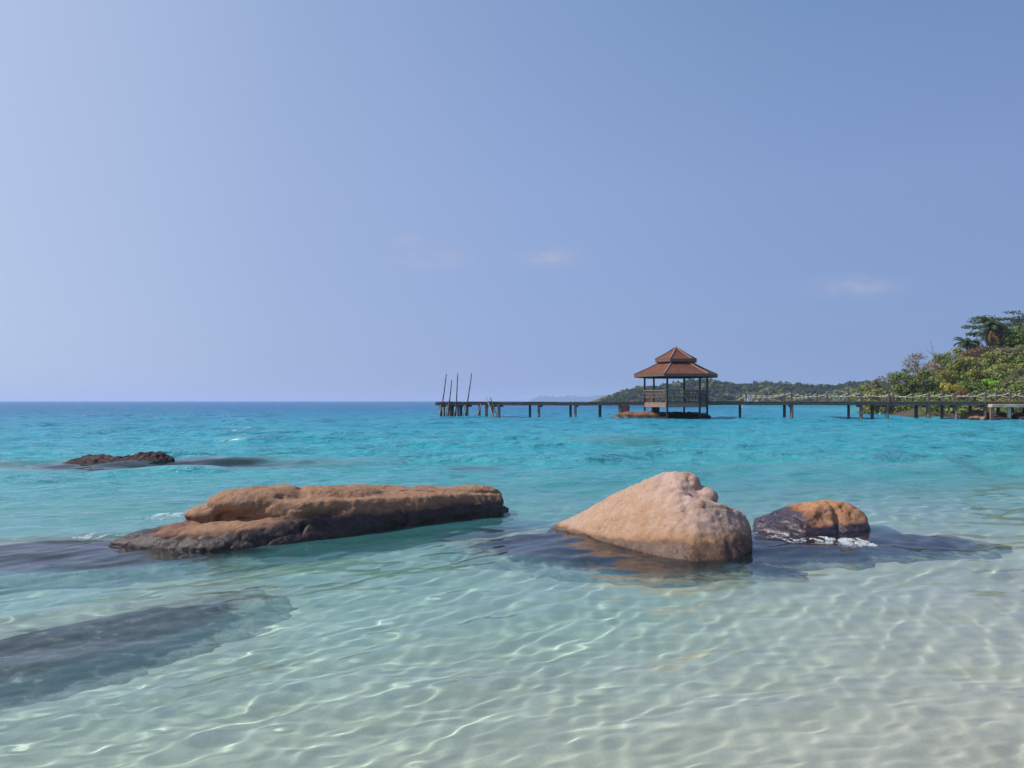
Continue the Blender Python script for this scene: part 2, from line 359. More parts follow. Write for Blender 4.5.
# long slab rock
bm = bmesh.new()
hull_pts(bm, [(230, 494, 9.4), (270, 489, 9.7), (330, 486, 10.1), (400, 487, 10.6), (488, 487, 11.2), (503, 491, 11.15), (222, 501, 9.1), (240, 501, 8.95), (300, 503, 8.85),
              (360, 499, 9.25), (430, 496, 9.9), (500, 493, 10.75), (212, 512, 9.1), (215, 515, 9.0), (250, 515, 8.85), (300, 520, 8.78), (400, 507, 9.62), (505, 502, 10.8),
              (330, 538, 8.82), (400, 529, 9.45), (502, 515, 10.6), (400, 518, 9.42), (505, 508, 10.62)])
hull_pts(bm, [(300, 541, 8.6), (400, 529, 9.45), (502, 515, 10.6), (509, 505, 11.2), (300, 520, 9.9), (310, 520, 8.85), (400, 512, 9.6), (500, 503, 10.75)], -0.8, 0.05)
hull_pts(bm, [(108, 543, 8.45), (150, 547, 8.2), (200, 550, 8.1), (250, 547, 8.25), (300, 542, 8.6), (128, 535, 8.65), (165, 524, 8.98), (200, 519, 9.12), (285, 518, 8.95),
              (165, 534, 8.3), (240, 530, 8.35), (300, 524, 8.75), (290, 520, 9.9)], -0.8, 0.05)
lump(bm, pnt(214, 513, 9.12), (0.34, 0.28, 0.125), 0.3); lump(bm, pnt(262, 500, 9.25), (0.62, 0.42, 0.17), 0.45); lump(bm, pnt(330, 496, 9.6), (0.7, 0.4, 0.13), 0.5); lump(bm, pnt(470, 493, 10.9), (0.5, 0.3, 0.10), 0.45)
gv = [(pnt(196, 518, 8.98), pnt(250, 518, 8.75), 0.045, 0.09), (pnt(250, 517, 8.75), pnt(300, 515, 8.75), 0.04, 0.08), (pnt(298, 516, 8.75), pnt(380, 507, 9.4), 0.03, 0.055), (pnt(268, 496, 9.2), pnt(280, 499, 9.0), 0.03, 0.05),
      (pnt(310, 491, 9.6), pnt(400, 492, 10.1), 0.035, 0.05), (pnt(400, 492, 10.1), pnt(500, 491, 10.9), 0.035, 0.06), (pnt(440, 489, 10.8), pnt(506, 490, 11.1), 0.02, 0.03)]
slab = rock('slab_rock', bm, slab_m, 0.022, 7, 0.030, 1.5, 0.008, 8, gv, lambda P: np.maximum(1.0 - sstep(P[:, 2] + 0.03 * np.sin(P[:, 0] * 3), 0.04 + .05 * sstep(P[:, 0], -2.9, -2.2) - .04 * sstep(P[:, 0], -1.6, -.2), 0.25 + .15 * sstep(P[:, 0], -2.9, -2.2) - .10 * sstep(P[:, 0], -1.6, -.2)), 0.40 * sstep(-P[:, 0], 3.3, 3.9) * (1 - sstep(P[:, 2], 0.22, 0.30))), 0.012, 3.3)  # wet at the waterline; the front face above is coloured darker too
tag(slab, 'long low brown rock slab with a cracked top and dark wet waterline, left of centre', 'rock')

# small wet rock right of the boulder
bm = bmesh.new()
hull_pts(bm, [(753, 519, 9.8), (775, 511, 9.9), (798, 504, 9.9), (824, 500, 9.8), (850, 504, 9.7), (866, 516, 9.55), (871, 528, 9.45), (760, 529, 9.4), (800, 538, 9.0), (835, 534, 9.2), (860, 532, 9.3), (805, 508, 10.4), (850, 512, 10.3), (815, 507, 9.45)], -0.8, 0.12)
gv = [(pnt(835, 510, 9.5), pnt(842, 532, 9.2), 0.05, 0.06), (pnt(800, 508, 9.6), pnt(830, 520, 9.3), 0.05, 0.03)]
small = rock('low_rock', bm, smallrock_m, 0.022, 8, 0.028, 1.9, 0.007, 9, gv, lambda P: np.maximum(1 - sstep(P[:, 2], 0.02, 0.13), 0.95 * (1 - sstep(P[:, 0] + 0.6 * (P[:, 2] - .2), 3.25, 3.95))), 0.02, 8.1)
tag(small, 'small low rock right of the boulder, half dark wet and half orange brown', 'rock')

# dark rock far left
bm = bmesh.new()
Yd = 19.6
hull_pts(bm, [(62, 462, Yd), (84, 455.5, Yd), (104, 453, Yd + .2), (122, 458, Yd), (150, 463, Yd - .4), (100, 465, Yd - .6), (70, 466, Yd - .4)], -0.9, 0.2)
hull_pts(bm, [(125, 457, Yd), (140, 452, Yd), (158, 450, Yd), (172, 455, Yd), (175, 460, Yd - .1), (130, 462, Yd - .3)], -0.9, 0.2)
hull_pts(bm, [(74, 460, Yd), (104, 455, Yd), (124, 455, Yd), (145, 454.5, Yd), (172, 458, Yd), (100, 464, Yd - .5), (150, 463, Yd - .4)], -0.9, 0.3)
darkr = rock('reef_rock', bm, dark_m, 0.03, 4, 0.022, 2.0, 0.024, 9, (), lambda P: 1 - sstep(P[:, 2], -0.02, 0.05), 0.03, 1.7)
tag(darkr, 'small dark barnacle covered rock barely above the open water, far left', 'rock')

# ledges and stones that stay under water (cx, cy, rx, ry, turn, top below surface, thickness)
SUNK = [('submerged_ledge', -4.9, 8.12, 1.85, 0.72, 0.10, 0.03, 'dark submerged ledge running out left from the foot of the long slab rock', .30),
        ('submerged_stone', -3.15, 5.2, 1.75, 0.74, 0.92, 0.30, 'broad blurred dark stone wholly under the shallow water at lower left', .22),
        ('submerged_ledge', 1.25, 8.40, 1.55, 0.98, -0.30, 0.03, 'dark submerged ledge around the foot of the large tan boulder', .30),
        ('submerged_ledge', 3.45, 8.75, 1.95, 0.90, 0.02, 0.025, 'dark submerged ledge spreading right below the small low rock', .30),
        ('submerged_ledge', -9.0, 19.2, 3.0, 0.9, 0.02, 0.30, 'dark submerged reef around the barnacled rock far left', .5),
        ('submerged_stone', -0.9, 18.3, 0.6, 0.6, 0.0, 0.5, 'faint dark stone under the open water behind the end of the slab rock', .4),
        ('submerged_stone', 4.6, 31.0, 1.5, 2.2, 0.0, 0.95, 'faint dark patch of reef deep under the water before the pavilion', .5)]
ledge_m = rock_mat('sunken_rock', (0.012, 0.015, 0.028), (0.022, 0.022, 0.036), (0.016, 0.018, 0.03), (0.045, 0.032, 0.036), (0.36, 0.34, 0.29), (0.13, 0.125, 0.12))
def sunk_shape(x, y, S):
    """depth of the ledge's top below the surface, or a large number outside it"""
    _, cx_, cy_, rx, ry_, a, top, _, th = S
    dx, dy = x - cx_, y - cy_; u = (dx * math.cos(a) + dy * math.sin(a)) / rx; v = (-dx * math.sin(a) + dy * math.cos(a)) / ry_
    nn = 0.22 * fbm(np.stack([x * 1.5 / max(1, rx / 2), y * 1.5 / max(1, rx / 2), 0 * x + cx_], -1), 3)
    r = np.sqrt(u * u + v * v) + nn * (0.45 if 'broad' in S[7] else 1.0)
    return top + 0.05 * r * r + np.clip(r - (0.70 if 'broad' in S[7] else 0.82), 0, 9) * (0.5 if 'broad' in S[7] else 1.0)
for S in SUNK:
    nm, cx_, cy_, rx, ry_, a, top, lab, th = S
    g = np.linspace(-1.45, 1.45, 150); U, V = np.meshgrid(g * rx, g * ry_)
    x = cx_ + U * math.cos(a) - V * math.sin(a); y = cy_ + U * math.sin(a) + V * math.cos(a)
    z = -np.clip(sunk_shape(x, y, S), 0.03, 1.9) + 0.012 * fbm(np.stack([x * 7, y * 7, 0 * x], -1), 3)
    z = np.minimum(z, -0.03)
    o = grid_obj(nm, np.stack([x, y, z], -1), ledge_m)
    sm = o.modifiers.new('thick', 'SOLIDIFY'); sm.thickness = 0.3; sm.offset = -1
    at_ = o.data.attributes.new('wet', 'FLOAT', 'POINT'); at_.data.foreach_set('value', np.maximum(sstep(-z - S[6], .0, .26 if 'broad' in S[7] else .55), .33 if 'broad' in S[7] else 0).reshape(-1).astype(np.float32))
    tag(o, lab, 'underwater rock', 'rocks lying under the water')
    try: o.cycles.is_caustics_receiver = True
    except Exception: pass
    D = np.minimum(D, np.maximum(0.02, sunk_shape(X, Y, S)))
at.data.foreach_set('value', np.clip(D, 0, 20).reshape(-1).astype(np.float32)); sea.data.update()

# shore rocks
bm = bmesh.new(); Yd = 70.0
hull_pts(bm, [(612, 417, Yd), (622, 413.5, Yd), (640, 412, Yd), (665, 412.5, Yd), (690, 414, Yd), (711, 414, Yd), (713, 417, Yd - .3), (640, 419.3, Yd - 2.2), (680, 419.5, Yd - 2.2), (700, 418.8, Yd - 1.8), (640, 412, Yd + 3), (700, 413, Yd + 3)], -0.8, 0.05)
prock = rock('foundation_rock', bm, slab_m, 0.14, 3, 0.16, 0.55, 0.05, 2.5, (), lambda P: np.maximum(0.35 + .65 * (1 - sstep(P[:, 2], 0.10, 0.45)), 0.9 * sstep(P[:, 0] - 0.4 * (P[:, 2]), 16.3, 17.4)), 0.05, 2.2)
tag(prock, 'flat reddish brown rock under the pavilion, dark at its right end', 'rock')
for i, (pts, lab) in enumerate([
    ([(958, 416, 66), (966, 411, 66.5), (975, 409.5, 67), (988, 411, 67), (992, 416, 66), (970, 417.5, 64.5), (985, 418, 64.5)], 'pinkish brown shore rock under the jetty, leftmost of those by the bank'),
    ([(988, 414, 65), (1000, 411, 65.5), (1012, 412, 66), (1018, 416, 65), (995, 418.6, 63.2), (1010, 418.8, 63.2)], 'dark shore rock under the jetty below the pale landing edge'),
    ([(1014, 415, 64), (1024, 411, 65), (1040, 410, 65), (1050, 416, 64), (1020, 418.6, 63), (1040, 418.8, 63)], 'dark shore rock cut by the right picture edge under the jetty'),
    ([(978.5, 417.5, 63), (983, 416.3, 63.1), (987, 417.4, 63), (983, 419.0, 62.4)], 'small pale stone at the waterline under the right part of the jetty')]):
    bm = bmesh.new(); hull_pts(bm, pts, -0.7, 0.1)
    tag(rock('shore_rock', bm, (slab_m, dark_m, dark_m, granite_m)[i], 0.10, 3, 0.16 if i < 3 else .05, 0.7, 0.06, 2.5, (), lambda P: 0.9 * (1 - sstep(P[:, 2], 0.0, 0.3)), 0.04, i * 3.1), lab, 'rock', 'rocks along the shore by the jetty')

# ------------------------------------------------------------------ box and bar builder
class MB:
    def __init__(s): s.bm = bmesh.new()
    def box(s, c, size, rz=0, bevel=0.0):
        m = Matrix.Translation(c) @ Matrix.Rotation(rz, 4, 'Z') @ Matrix.Diagonal((*size, 1))
        r = bmesh.ops.create_cube(s.bm, size=1, matrix=m)
        if bevel:
            es = list({e for v in r['verts'] for e in v.link_edges}); bmesh.ops.bevel(s.bm, geom=es, offset=bevel, segments=1, affect='EDGES')
        return s
    def bar(s, a, b, w, h=None):
        """square bar from a to b"""
        a, b = Vector(a), Vector(b); d = b - a; L = d.length; q = d.to_track_quat('Z', 'X')
        m = Matrix.Translation((a + b) / 2) @ q.to_matrix().to_4x4() @ Matrix.Diagonal((w, h or w, L, 1))
        bmesh.ops.create_cube(s.bm, size=1, matrix=m); return s
    def rod(s, a, b, r1, r2=None, n=8):
        a, b = Vector(a), Vector(b); d = b - a; q = d.to_track_quat('Z', 'X')
        m = Matrix.Translation((a + b) / 2) @ q.to_matrix().to_4x4()
        bmesh.ops.create_cone(s.bm, cap_ends=True, segments=n, radius1=r1, radius2=r1 if r2 is None else r2, depth=d.length, matrix=m); return s
    def path(s, pts, r, n=6):
        for a, b in zip(pts[:-1], pts[1:]): s.rod(a, b, r, r, n)
        return s
    def poly(s, pts, faces):
        v = [s.bm.verts.new(p) for p in pts]
        for f in faces: s.bm.faces.new([v[i] for i in f])
        return s
    def build(s, name, mat, parent=None, smooth=False):
        bmesh.ops.recalc_face_normals(s.bm, faces=s.bm.faces)
        me = bpy.data.meshes.new(name); s.bm.to_mesh(me); s.bm.free(); me.materials.append(mat)
        if smooth: me.polygons.foreach_set('use_smooth', [True] * len(me.polygons))
        o = bpy.data.objects.new(name, me); COL.objects.link(o)
        if parent: o.parent = parent
        return o

old_wood = principled('weathered_timber', (0.165, 0.122, 0.098), 0.85, 0.45, 3.0, 0.4, streak=(1, 1, 5))
grey_wood = principled('grey_timber', (0.20, 0.16, 0.13), 0.85, 0.4, 3.0, 0.4)
dark_wood = principled('dark_timber', (0.055, 0.035, 0.028), 0.6, 0.3, 3.0, 0.2)
concrete = principled('stained_concrete', (0.20, 0.12, 0.085), 0.9, 0.35, 2.5, 0.4)
pale_conc = principled('pale_concrete', (0.50, 0.40, 0.31), 0.9, 0.25, 1.8, 0.3)
rope_m = principled('pale_rope', (0.62, 0.56, 0.44), 0.9, 0.2, 8)
pole_m = principled('bare_pole', (0.10, 0.055, 0.04), 0.8, 0.3, 4)
white_m = principled('white_paint', (0.75, 0.75, 0.74), 0.4, 0.04, 2)
tile_t = NT('clay_shingles'); p_ = tile_t.n('TexCoord').outputs['Object']
zz = tile_t.n('SeparateXYZ', None, i0=p_).outputs[2]
row = tile_t.math('FRACT', tile_t.math('MULTIPLY', zz, 9.0))
nz = tile_t.noise(p_, 2.2, 5, 0.7); nz2 = tile_t.noise(p_, 14, 3, 0.7)
cc = tile_t.ramp(nz, [(0.3, (0.10, 0.038, 0.026)), (0.7, (0.20, 0.082, 0.056))])
cc = tile_t.mix(0.6, cc, tile_t.ramp(nz2, [(0.3, (0.6,) * 3), (0.7, (1.3,) * 3)]), 'MULTIPLY')
bs_ = tile_t.n('BsdfPrincipled', None, Base_Color=cc, Roughness=0.85, Normal=tile_t.bump(row, 0.6, 0.05)); bs_.inputs['Specular IOR Level'].default_value = 0.15
tile_m = tile_t.surf(bs_.outputs[0])

# ------------------------------------------------------------------ jetty
JA, JB = Vector((-7.4, 76.0)), Vector((58.0, 61.6))
jd = (JB - JA).normalized(); jn = Vector((jd.y, -jd.x))              # jn points to the camera
if jn.y > 0: jn = -jn
JW = 1.9
def jx(px, off=0.0):
    """point on the jetty (off metres towards the camera) seen at pixel column px"""
    k = (px - 512) / FPX; o = JA + jn * off
    s = (k * o.y - o.x) / (jd.x - k * jd.y); return o + jd * s
def deck_z(x): return 1.53 + 0.05 * min(1, max(0, (x - 8) / 10))
jrz = math.atan2(jd.y, jd.x)
jet = empty('jetty', (JA.x, JA.y, 0)); tag(jet, 'long weathered timber jetty on piles crossing the bay from the bank at right', 'jetty')
def jchild(o):
    o.parent = jet; o.matrix_parent_inverse = Matrix.Translation((-JA.x, -JA.y, 0)); return o
L = (JB - JA).length; rnd = random.Random(3)
m = MB(); s = 0.0
while s < L:
    c = JA + jd * (s + .09); z = deck_z(c.x)
    m.box((c.x, c.y, z - .025 + rnd.uniform(-.008, .008)), (0.165, JW + rnd.uniform(-.06, .10), 0.05), jrz); s += 0.19
jchild(m.build('deck_planks', grey_wood))
for side in (-1, 1):
    m = MB(); n = 22
    for i in range(n):
        a = JA + jd * (L * i / n) + jn * side * (JW / 2 - .10); b = JA + jd * (L * (i + 1) / n - .01) + jn * side * (JW / 2 - .10)
        m.bar((a.x, a.y, deck_z(a.x) - .19), (b.x, b.y, deck_z(b.x) - .19 + rnd.uniform(-.02, .02)), 0.12, 0.26) if abs(b.x - a.x) < 0 else m.box(((a.x + b.x) / 2, (a.y + b.y) / 2, (deck_z(a.x) + deck_z(b.x)) / 2 - .20 + rnd.uniform(-.02, .01)), ((b - a).length - .02, 0.10, 0.29), jrz)
    jchild(m.build('edge_beam', old_wood))
PF = [441, 450, 458.3, 467, 486.5, 492.5, 499, 539, 575.5, 620, 791.5, 861, 887, 928, 956, 985, 1012, 1040]
PB = [444, 452.5, 461, 479.5, 530, 570.5, 600, 740, 784.5, 848.5, 872, 916, 942, 970, 998, 1024]
for row_, off in ((PF, JW / 2 - .25), (PB, -JW / 2 + .25)):
    for px_ in row_:
        if 622 < px_ < 735: continue
        q = jx(px_, off); r_ = rnd.uniform(.11, .15); lean = rnd.uniform(-.05, .05)
        jchild(MB().rod((q.x + lean, q.y, -2.6), (q.x, q.y, deck_z(q.x) - .05), r_ * 1.1, r_, 10).build('pile', old_wood, smooth=True))
        if off > 0:
            q2 = jx(px_, -off); 
            jchild(MB().box(((q.x + q.x - jn.x * (JW - .5)) / 2, (q.y + q.y - jn.y * (JW - .5)) / 2, deck_z(q.x) - .43), (0.14, JW - .1, 0.16), jrz).build('cross_beam', old_wood))
q = jx(625, 0.2); jchild(MB().box((q.x, q.y, 0.72), (0.78, 1.2, 0.9), jrz, 0.04).build('pier_block', concrete))
RF = [746, 791.6, 827, 861, 889, 928.7, 954, 985.5, 1010, 1040]; RB = [741, 784.6, 817, 848.4, 871, 893, 912, 942.5, 970, 996, 1021]
for row_, off in ((RF, JW / 2 - .06), (RB, -JW / 2 + .06)):
    tops = []
    for px_ in row_:
        q = jx(px_, off); z = deck_z(q.x); h = rnd.uniform(.68, .84)
        jchild(MB().box((q.x, q.y, z + h / 2 - .1), (0.15, 0.15, h + .2), jrz + rnd.uniform(-.1, .1), .01).build('railing_post', old_wood)); tops.append(Vector((q.x, q.y, z + h - .10)))
    if row_ is RF:   # the handrail rope comes down to the deck before the pavilion
        q = jx(729, off); tops.insert(0, Vector((q.x, q.y, deck_z(q.x) + .06)))
    for a, b in zip(tops[:-1], tops[1:]):
        sag = rnd.uniform(.22, .36); pts = [a.lerp(b, k / 8) - Vector((0, 0, sag * 4 * (k / 8) * (1 - k / 8))) for k in range(9)]
        jchild(MB().path(pts, 0.035).build('rope', rope_m, smooth=True))
# landing edge of pale concrete, far right
q = jx(990, JW / 2 + .5); q3 = jx(1060, JW / 2 + .5); cc_ = (q + q3) / 2
ls = empty('landing_slab', (cc_.x, cc_.y, 0)); tag(ls, 'pale concrete landing slab fixed along the jetty at the right edge', 'landing')
def lchild(o): o.parent = ls; o.matrix_parent_inverse = Matrix.Translation((-cc_.x, -cc_.y, 0)); return o
lchild(MB().box((cc_.x, cc_.y, 1.20), ((q3 - q).length, .9, .26), jrz, .02).build('slab', pale_conc))
for px_ in (991.5, 1009, 1030):
    q = jx(px_, JW / 2 + .7); lchild(MB().box((q.x, q.y, 0.05), (.24, .24, 2.04), jrz, .02).build('column', pale_conc if px_ > 1000 else concrete))
# loose braces under the sea end
for (a, b, w) in (((481, 404), (475.5, 417), .10), ((478, 410), (481.5, 417), .08), ((447.5, 405), (444.5, 417), .08), ((456, 405), (452.5, 417), .07), ((464.5, 405), (462.5, 417), .07), ((441, 405), (439, 417.5), .09)):
    A = jx(a[0], JW / 2 + .1); B = jx(b[0], JW / 2 + .2); Yd = A.y
    jchild(MB().rod((B.x, B.y, CAMH - (b[1] - HORY) / FPX * B.y - .8), (A.x, A.y, CAMH - (a[1] - HORY) / FPX * A.y), w * .8, w * .6, 7).build('brace', grey_wood, smooth=True))
# leaning poles
for (a, b, lab) in (((438.6, 417), (446.4, 374), 'tall thin pole leaning right at the very tip of the jetty, outermost of the four'),
                    ((446.2, 416), (451.6, 380), 'shortest of the four thin poles leaning over the sea end of the jetty'),
                    ((454.8, 416), (457.9, 373.4), 'nearly upright thin pole, third from the tip of the jetty'),
                    ((463.4, 416), (471.6, 373.2), 'thin pole leaning right, nearest the pavilion of the four on the jetty')):
    A = jx(a[0], JW / 2 + .22); Yb = A.y
    bot = Vector((A.x, Yb, -1.5)); top = Vector(((b[0] - 512) / FPX * Yb, Yb, CAMH - (b[1] - HORY) / FPX * Yb))
    m = MB(); n = 7; prev = bot
    for k in range(1, n + 1):
        t_ = k / n; pt = bot.lerp(top, t_) + Vector((rnd.uniform(-.03, .03), 0, 0)) * (k < n); m.rod(prev, pt, .085 - .045 * (k - 1) / n, .085 - .045 * k / n, 7); prev = pt
    o = m.build('mooring_pole', pole_m, smooth=True); tag(o, lab, 'pole', 'poles at the sea end of the jetty')
    vs = Vector((bot.x, bot.y, 0)); o.data.transform(Matrix.Translation(-vs)); o.location = vs
# ladder
lad = empty('ladder', (jx(489, JW / 2 + .3).x, jx(489, JW / 2 + .3).y, 0)); tag(lad, 'pale timber ladder leaning down from the jetty into the water near its sea end', 'ladder')
def dchild(o): o.parent = lad; o.matrix_parent_inverse = Matrix.Translation(-lad.location); return o
A0, A1 = jx(486, JW / 2 + .15), jx(490.8, JW / 2 + .35)
for off in (0, .42):
    a = (A0.x + off, A0.y, 2.05 - .12 * (off > 0)); b = (A1.x + .45 + off, A1.y - .1, -.5)
    dchild(MB().bar(a, b, .07, .07).build('rail', rope_m if off == 0 else grey_wood))
for k in range(6):
    t_ = .18 + k * .14; x = A0.x + (A1.x + .45 - A0.x) * t_; y = A0.y + (A1.y - .1 - A0.y) * t_; z = 2.0 - 2.5 * t_
    dchild(MB().bar((x, y, z), (x + .42, y, z), .05).build('rung', grey_wood))

# ------------------------------------------------------------------ pavilion
PY = 70.4; PX = (676 - 512) / FPX * PY; pav = empty('pavilion', (PX, PY, 0), -math.atan2(PX, PY))
tag(pav, 'six sided open pavilion with a two tiered red brown shingle roof over the jetty', 'pavilion')
def hexa(r, z, a0=15): return [Vector((r * math.cos(R(a0 + 60 * k)), r * math.sin(R(a0 + 60 * k)), z)) for k in range(6)]
zp = lambda py: CAMH + (HORY - py) / FPX * PY
def roof_tier(r0, z0, r1, z1, thick, name, cap):
    m = MB(); lo, hi = hexa(r0, z0), hexa(r1, z1)
    # slight concave sweep: an extra ring
    mid = hexa(r0 * .5 + r1 * .5, z0 * .5 + z1 * .5 - .05); lo2 = hexa(r0 - .03, z0 - thick); hi2 = hexa(max(r1 - .03, .02), z1 - thick)
    P_ = lo + mid + hi + lo2 + hi2; F = []
    for k in range(6):
        j = (k + 1) % 6
        F += [(k, j, 6 + j, 6 + k), (6 + k, 6 + j, 12 + j, 12 + k), (j, k, 18 + k, 18 + j), (18 + j, 18 + k, 24 + k, 24 + j)]
    if cap: F.append(tuple(12 + k for k in range(6)))
    m.poly(P_, F); o = m.build(name, tile_m, pav)
    for k in range(6):
        hp = MB(); hp.bar(lo[k] + Vector((0, 0, .02)), mid[k] + Vector((0, 0, .02)), .12, .08); hp.bar(mid[k] + Vector((0, 0, .02)), hi[k] + Vector((0, 0, .02)), .12, .08); hp.build('hip_ridge', hip_m, o)
    fb = MB()
    for k in range(6):
        a, b = lo[k], lo[(k + 1) % 6]; fb.bar(a * .995 + Vector((0, 0, -.10)), b * .995 + Vector((0, 0, -.10)), .05, .20) if 0 else fb.poly([a + Vector((0, 0, -.02)), b + Vector((0, 0, -.02)), b + Vector((0, 0, -.20)), a + Vector((0, 0, -.20)), a * .985 + Vector((0, 0, -.02)), b * .985 + Vector((0, 0, -.02)), b * .985 + Vector((0, 0, -.20)), a * .985 + Vector((0, 0, -.20))],
            [(0, 1, 2, 3), (5, 4, 7, 6), (3, 2, 6, 7), (0, 4, 5, 1)])
    fb.build('fascia', fascia_m, o)
    return o
hip_m = principled('ridge_tile', (0.30, 0.19, 0.15), 0.85, 0.2, 6)
fascia_m = principled('fascia_board', (0.16, 0.10, 0.07), 0.8, 0.2, 5)
lowr = roof_tier(3.92, 4.02, 1.15, 5.34, .12, 'lower_roof', False)
uppr = roof_tier(1.95, 5.44, 0.04, 6.55, .10, 'upper_roof', True)
MB().poly(hexa(1.2, 5.05) + hexa(1.2, 5.60), [(k, (k + 1) % 6, 6 + (k + 1) % 6, 6 + k) for k in range(6)]).build('roof_neck', dark_wood, pav)
MB().rod((0, 0, 6.5), (0, 0, 6.72), .07, .02, 8).build('finial', hip_m, pav)
posts = hexa(2.93, 0)
for k, p in enumerate(posts):
    MB().box((p.x, p.y, (4.0 - 1.2) / 2), (.15, .15, 5.2), R(15), .01).build('post', dark_wood, pav)
m = MB()
for k in range(6):
    a, b = posts[k], posts[(k + 1) % 6]; m.bar(a + Vector((0, 0, 3.93)), b + Vector((0, 0, 3.93)), .12, .16)
    m.bar(a * .98 + Vector((0, 0, 3.9)), Vector((0, 0, 4.9)), .09)
m.build('roof_frame', dark_wood, pav)
fl = MB().poly(hexa(2.96, 1.50) + hexa(2.96, 1.38), [tuple(range(6)), tuple(range(11, 5, -1))] + [(k, (k + 1) % 6, 6 + (k + 1) % 6, 6 + k) for k in range(6)]).build('floor', grey_wood, pav)
m = MB()
for k in range(6):
    a, b = hexa(3.0, 1.22)[k], hexa(3.0, 1.22)[(k + 1) % 6]; e = (b - a).normalized() * .1
    d_ = (b - a); ctr = (a + b) / 2; m.box(ctr, (d_.length - .22, .09, .34), math.atan2(d_.y, d_.x))
m.build('floor_beam', principled('painted_beam', (0.30, 0.19, 0.155), 0.8, 0.25, 4), pav)
rail_m = principled('railing_wood', (0.20, 0.135, 0.115), 0.8, 0.3, 4)
for k in (0, 2, 3, 4, 5):        # the side facing the bank stays open
    a0, b0 = hexa(2.9, 0)[k], hexa(2.9, 0)[(k + 1) % 6]; a1, b1 = hexa(3.12, 0)[k], hexa(3.12, 0)[(k + 1) % 6]
    V = lambda t_, z: (a0.lerp(b0, t_)).lerp(a1.lerp(b1, t_), (z - 1.5) / 1.1) + Vector((0, 0, z))
    m = MB(); m.bar(V(.03, 2.56), V(.97, 2.56), .10, .07); m.build('top_rail', rail_m, pav)
    m = MB(); m.bar(V(.03, 2.30), V(.97, 2.30), .06, .06); m.bar(V(.03, 1.95), V(.97, 1.95), .06, .06)
    for i in range(7): t_ = .08 + i * .14; m.bar(V(t_, 1.5), V(t_, 2.52), .055)
    for i in range(6): t_ = .08 + i * .14; m.bar(V(t_, 1.97), V(t_ + .14, 2.29), .035); m.bar(V(t_ + .14, 1.97), V(t_, 2.29), .035)
    m.build('railing_panel', rail_m, pav)
    c0, c1 = hexa(2.35, 1.92)[k], hexa(2.35, 1.92)[(k + 1) % 6]; d0, d1 = hexa(2.82, 1.92)[k], hexa(2.82, 1.92)[(k + 1) % 6]; dz = Vector((0, 0, -.06))
    MB().poly([c0, c1, d1, d0, c0 + dz, c1 + dz, d1 + dz, d0 + dz], [(0, 1, 2, 3), (7, 6, 5, 4), (0, 4, 5, 1), (1, 5, 6, 2), (2, 6, 7, 3), (3, 7, 4, 0)]).build('bench_seat', grey_wood, pav)
MB().box((-1.85, -.6, .55), (.62, .62, 1.3), R(15), .03).build('pier_block', dark_wood, pav)

# ------------------------------------------------------------------ small far boat
bt = empty('motorboat', ((749.5 - 512) / FPX * 300, 300, 0), R(20)); bt.scale = (1.4, 1.4, 1.4); tag(bt, 'tiny white motorboat on the water beyond the jetty rope right of the pavilion', 'boat')
st_ = [(-2.6, .75, .75), (-1, .85, .8), (1, .8, .95), (2.2, .45, 1.15), (3.0, .03, 1.3)]
Pn, Fn = [], []
for (x, w, h) in st_: Pn += [(0, 0, 0)] * 0 + [Vector((x, -w, h)), Vector((x, -w * .7, 0.0)), Vector((x, 0, -.25)), Vector((x, w * .7, 0.0)), Vector((x, w, h))]
for i in range(4):
    for j in range(4): a = i * 5 + j; Fn.append((a, a + 1, a + 6, a + 5))
    Fn.append((i * 5 + 4, i * 5, i * 5 + 5, i * 5 + 9))
Fn.append((4, 3, 2, 1, 0))
MB().poly(Pn, Fn).build('hull', white_m, bt)
MB().box((-.3, 0, 1.35), (1.8, 1.2, 1.1), 0, .1).build('cabin', white_m, bt); MB().box((-.3, 0, 2.35), (2.2, 1.4, .08), 0, .02).build('canopy', white_m, bt)
for sx in (-1.1, .6):
    for sy in (-.6, .6): MB().rod((sx, sy, 1.85), (sx, sy, 2.33), .03).build('canopy_post', white_m, bt)

# ------------------------------------------------------------------ land
def leaf_mat(name, c, var=0.35, trans=0.25):
    t = NT(name); g = t.n('NewGeometry'); pos = g.outputs['Position']
    n = t.noise(pos, 0.9, 4, 0.65); n2 = g.outputs['Random Per Island']
    a = tuple(x * (1 - var) for x in c); b = tuple(x * (1 + var) for x in c)
    col_ = t.ramp(n, [(0.35, a), (0.65, b)]); col_ = t.mix(0.55, col_, t.ramp(n2, [(0, (0.55,) * 3), (1, (1.4,) * 3)]), 'MULTIPLY')
    d = t.n('BsdfDiffuse', None, Color=col_); tl = t.n('BsdfTranslucent', None, Color=col_)
    return t.surf(t.n('MixShader', None, i0=trans, i1=d.outputs[0], i2=tl.outputs[0]).outputs[0])
LM = {'dark': leaf_mat('leaves_dark_green', (0.085, 0.115, 0.050)), 'green': leaf_mat('leaves_green', (0.165, 0.215, 0.065)), 'olive': leaf_mat('leaves_olive', (0.27, 0.28, 0.09)),
      'bright': leaf_mat('leaves_bright_green', (0.24, 0.38, 0.06)), 'yellow': leaf_mat('leaves_yellow', (0.42, 0.36, 0.08)), 'rust': leaf_mat('leaves_rust', (0.20, 0.13, 0.075)),
      'grey': leaf_mat('leaves_grey_brown', (0.22, 0.20, 0.12)), 'pink': leaf_mat('leaves_pinkish', (0.30, 0.22, 0.16)), 'palm': leaf_mat('palm_fronds', (0.07, 0.105, 0.045)), 'dry': leaf_mat('dry_palm_fronds', (0.26, 0.17, 0.08))}
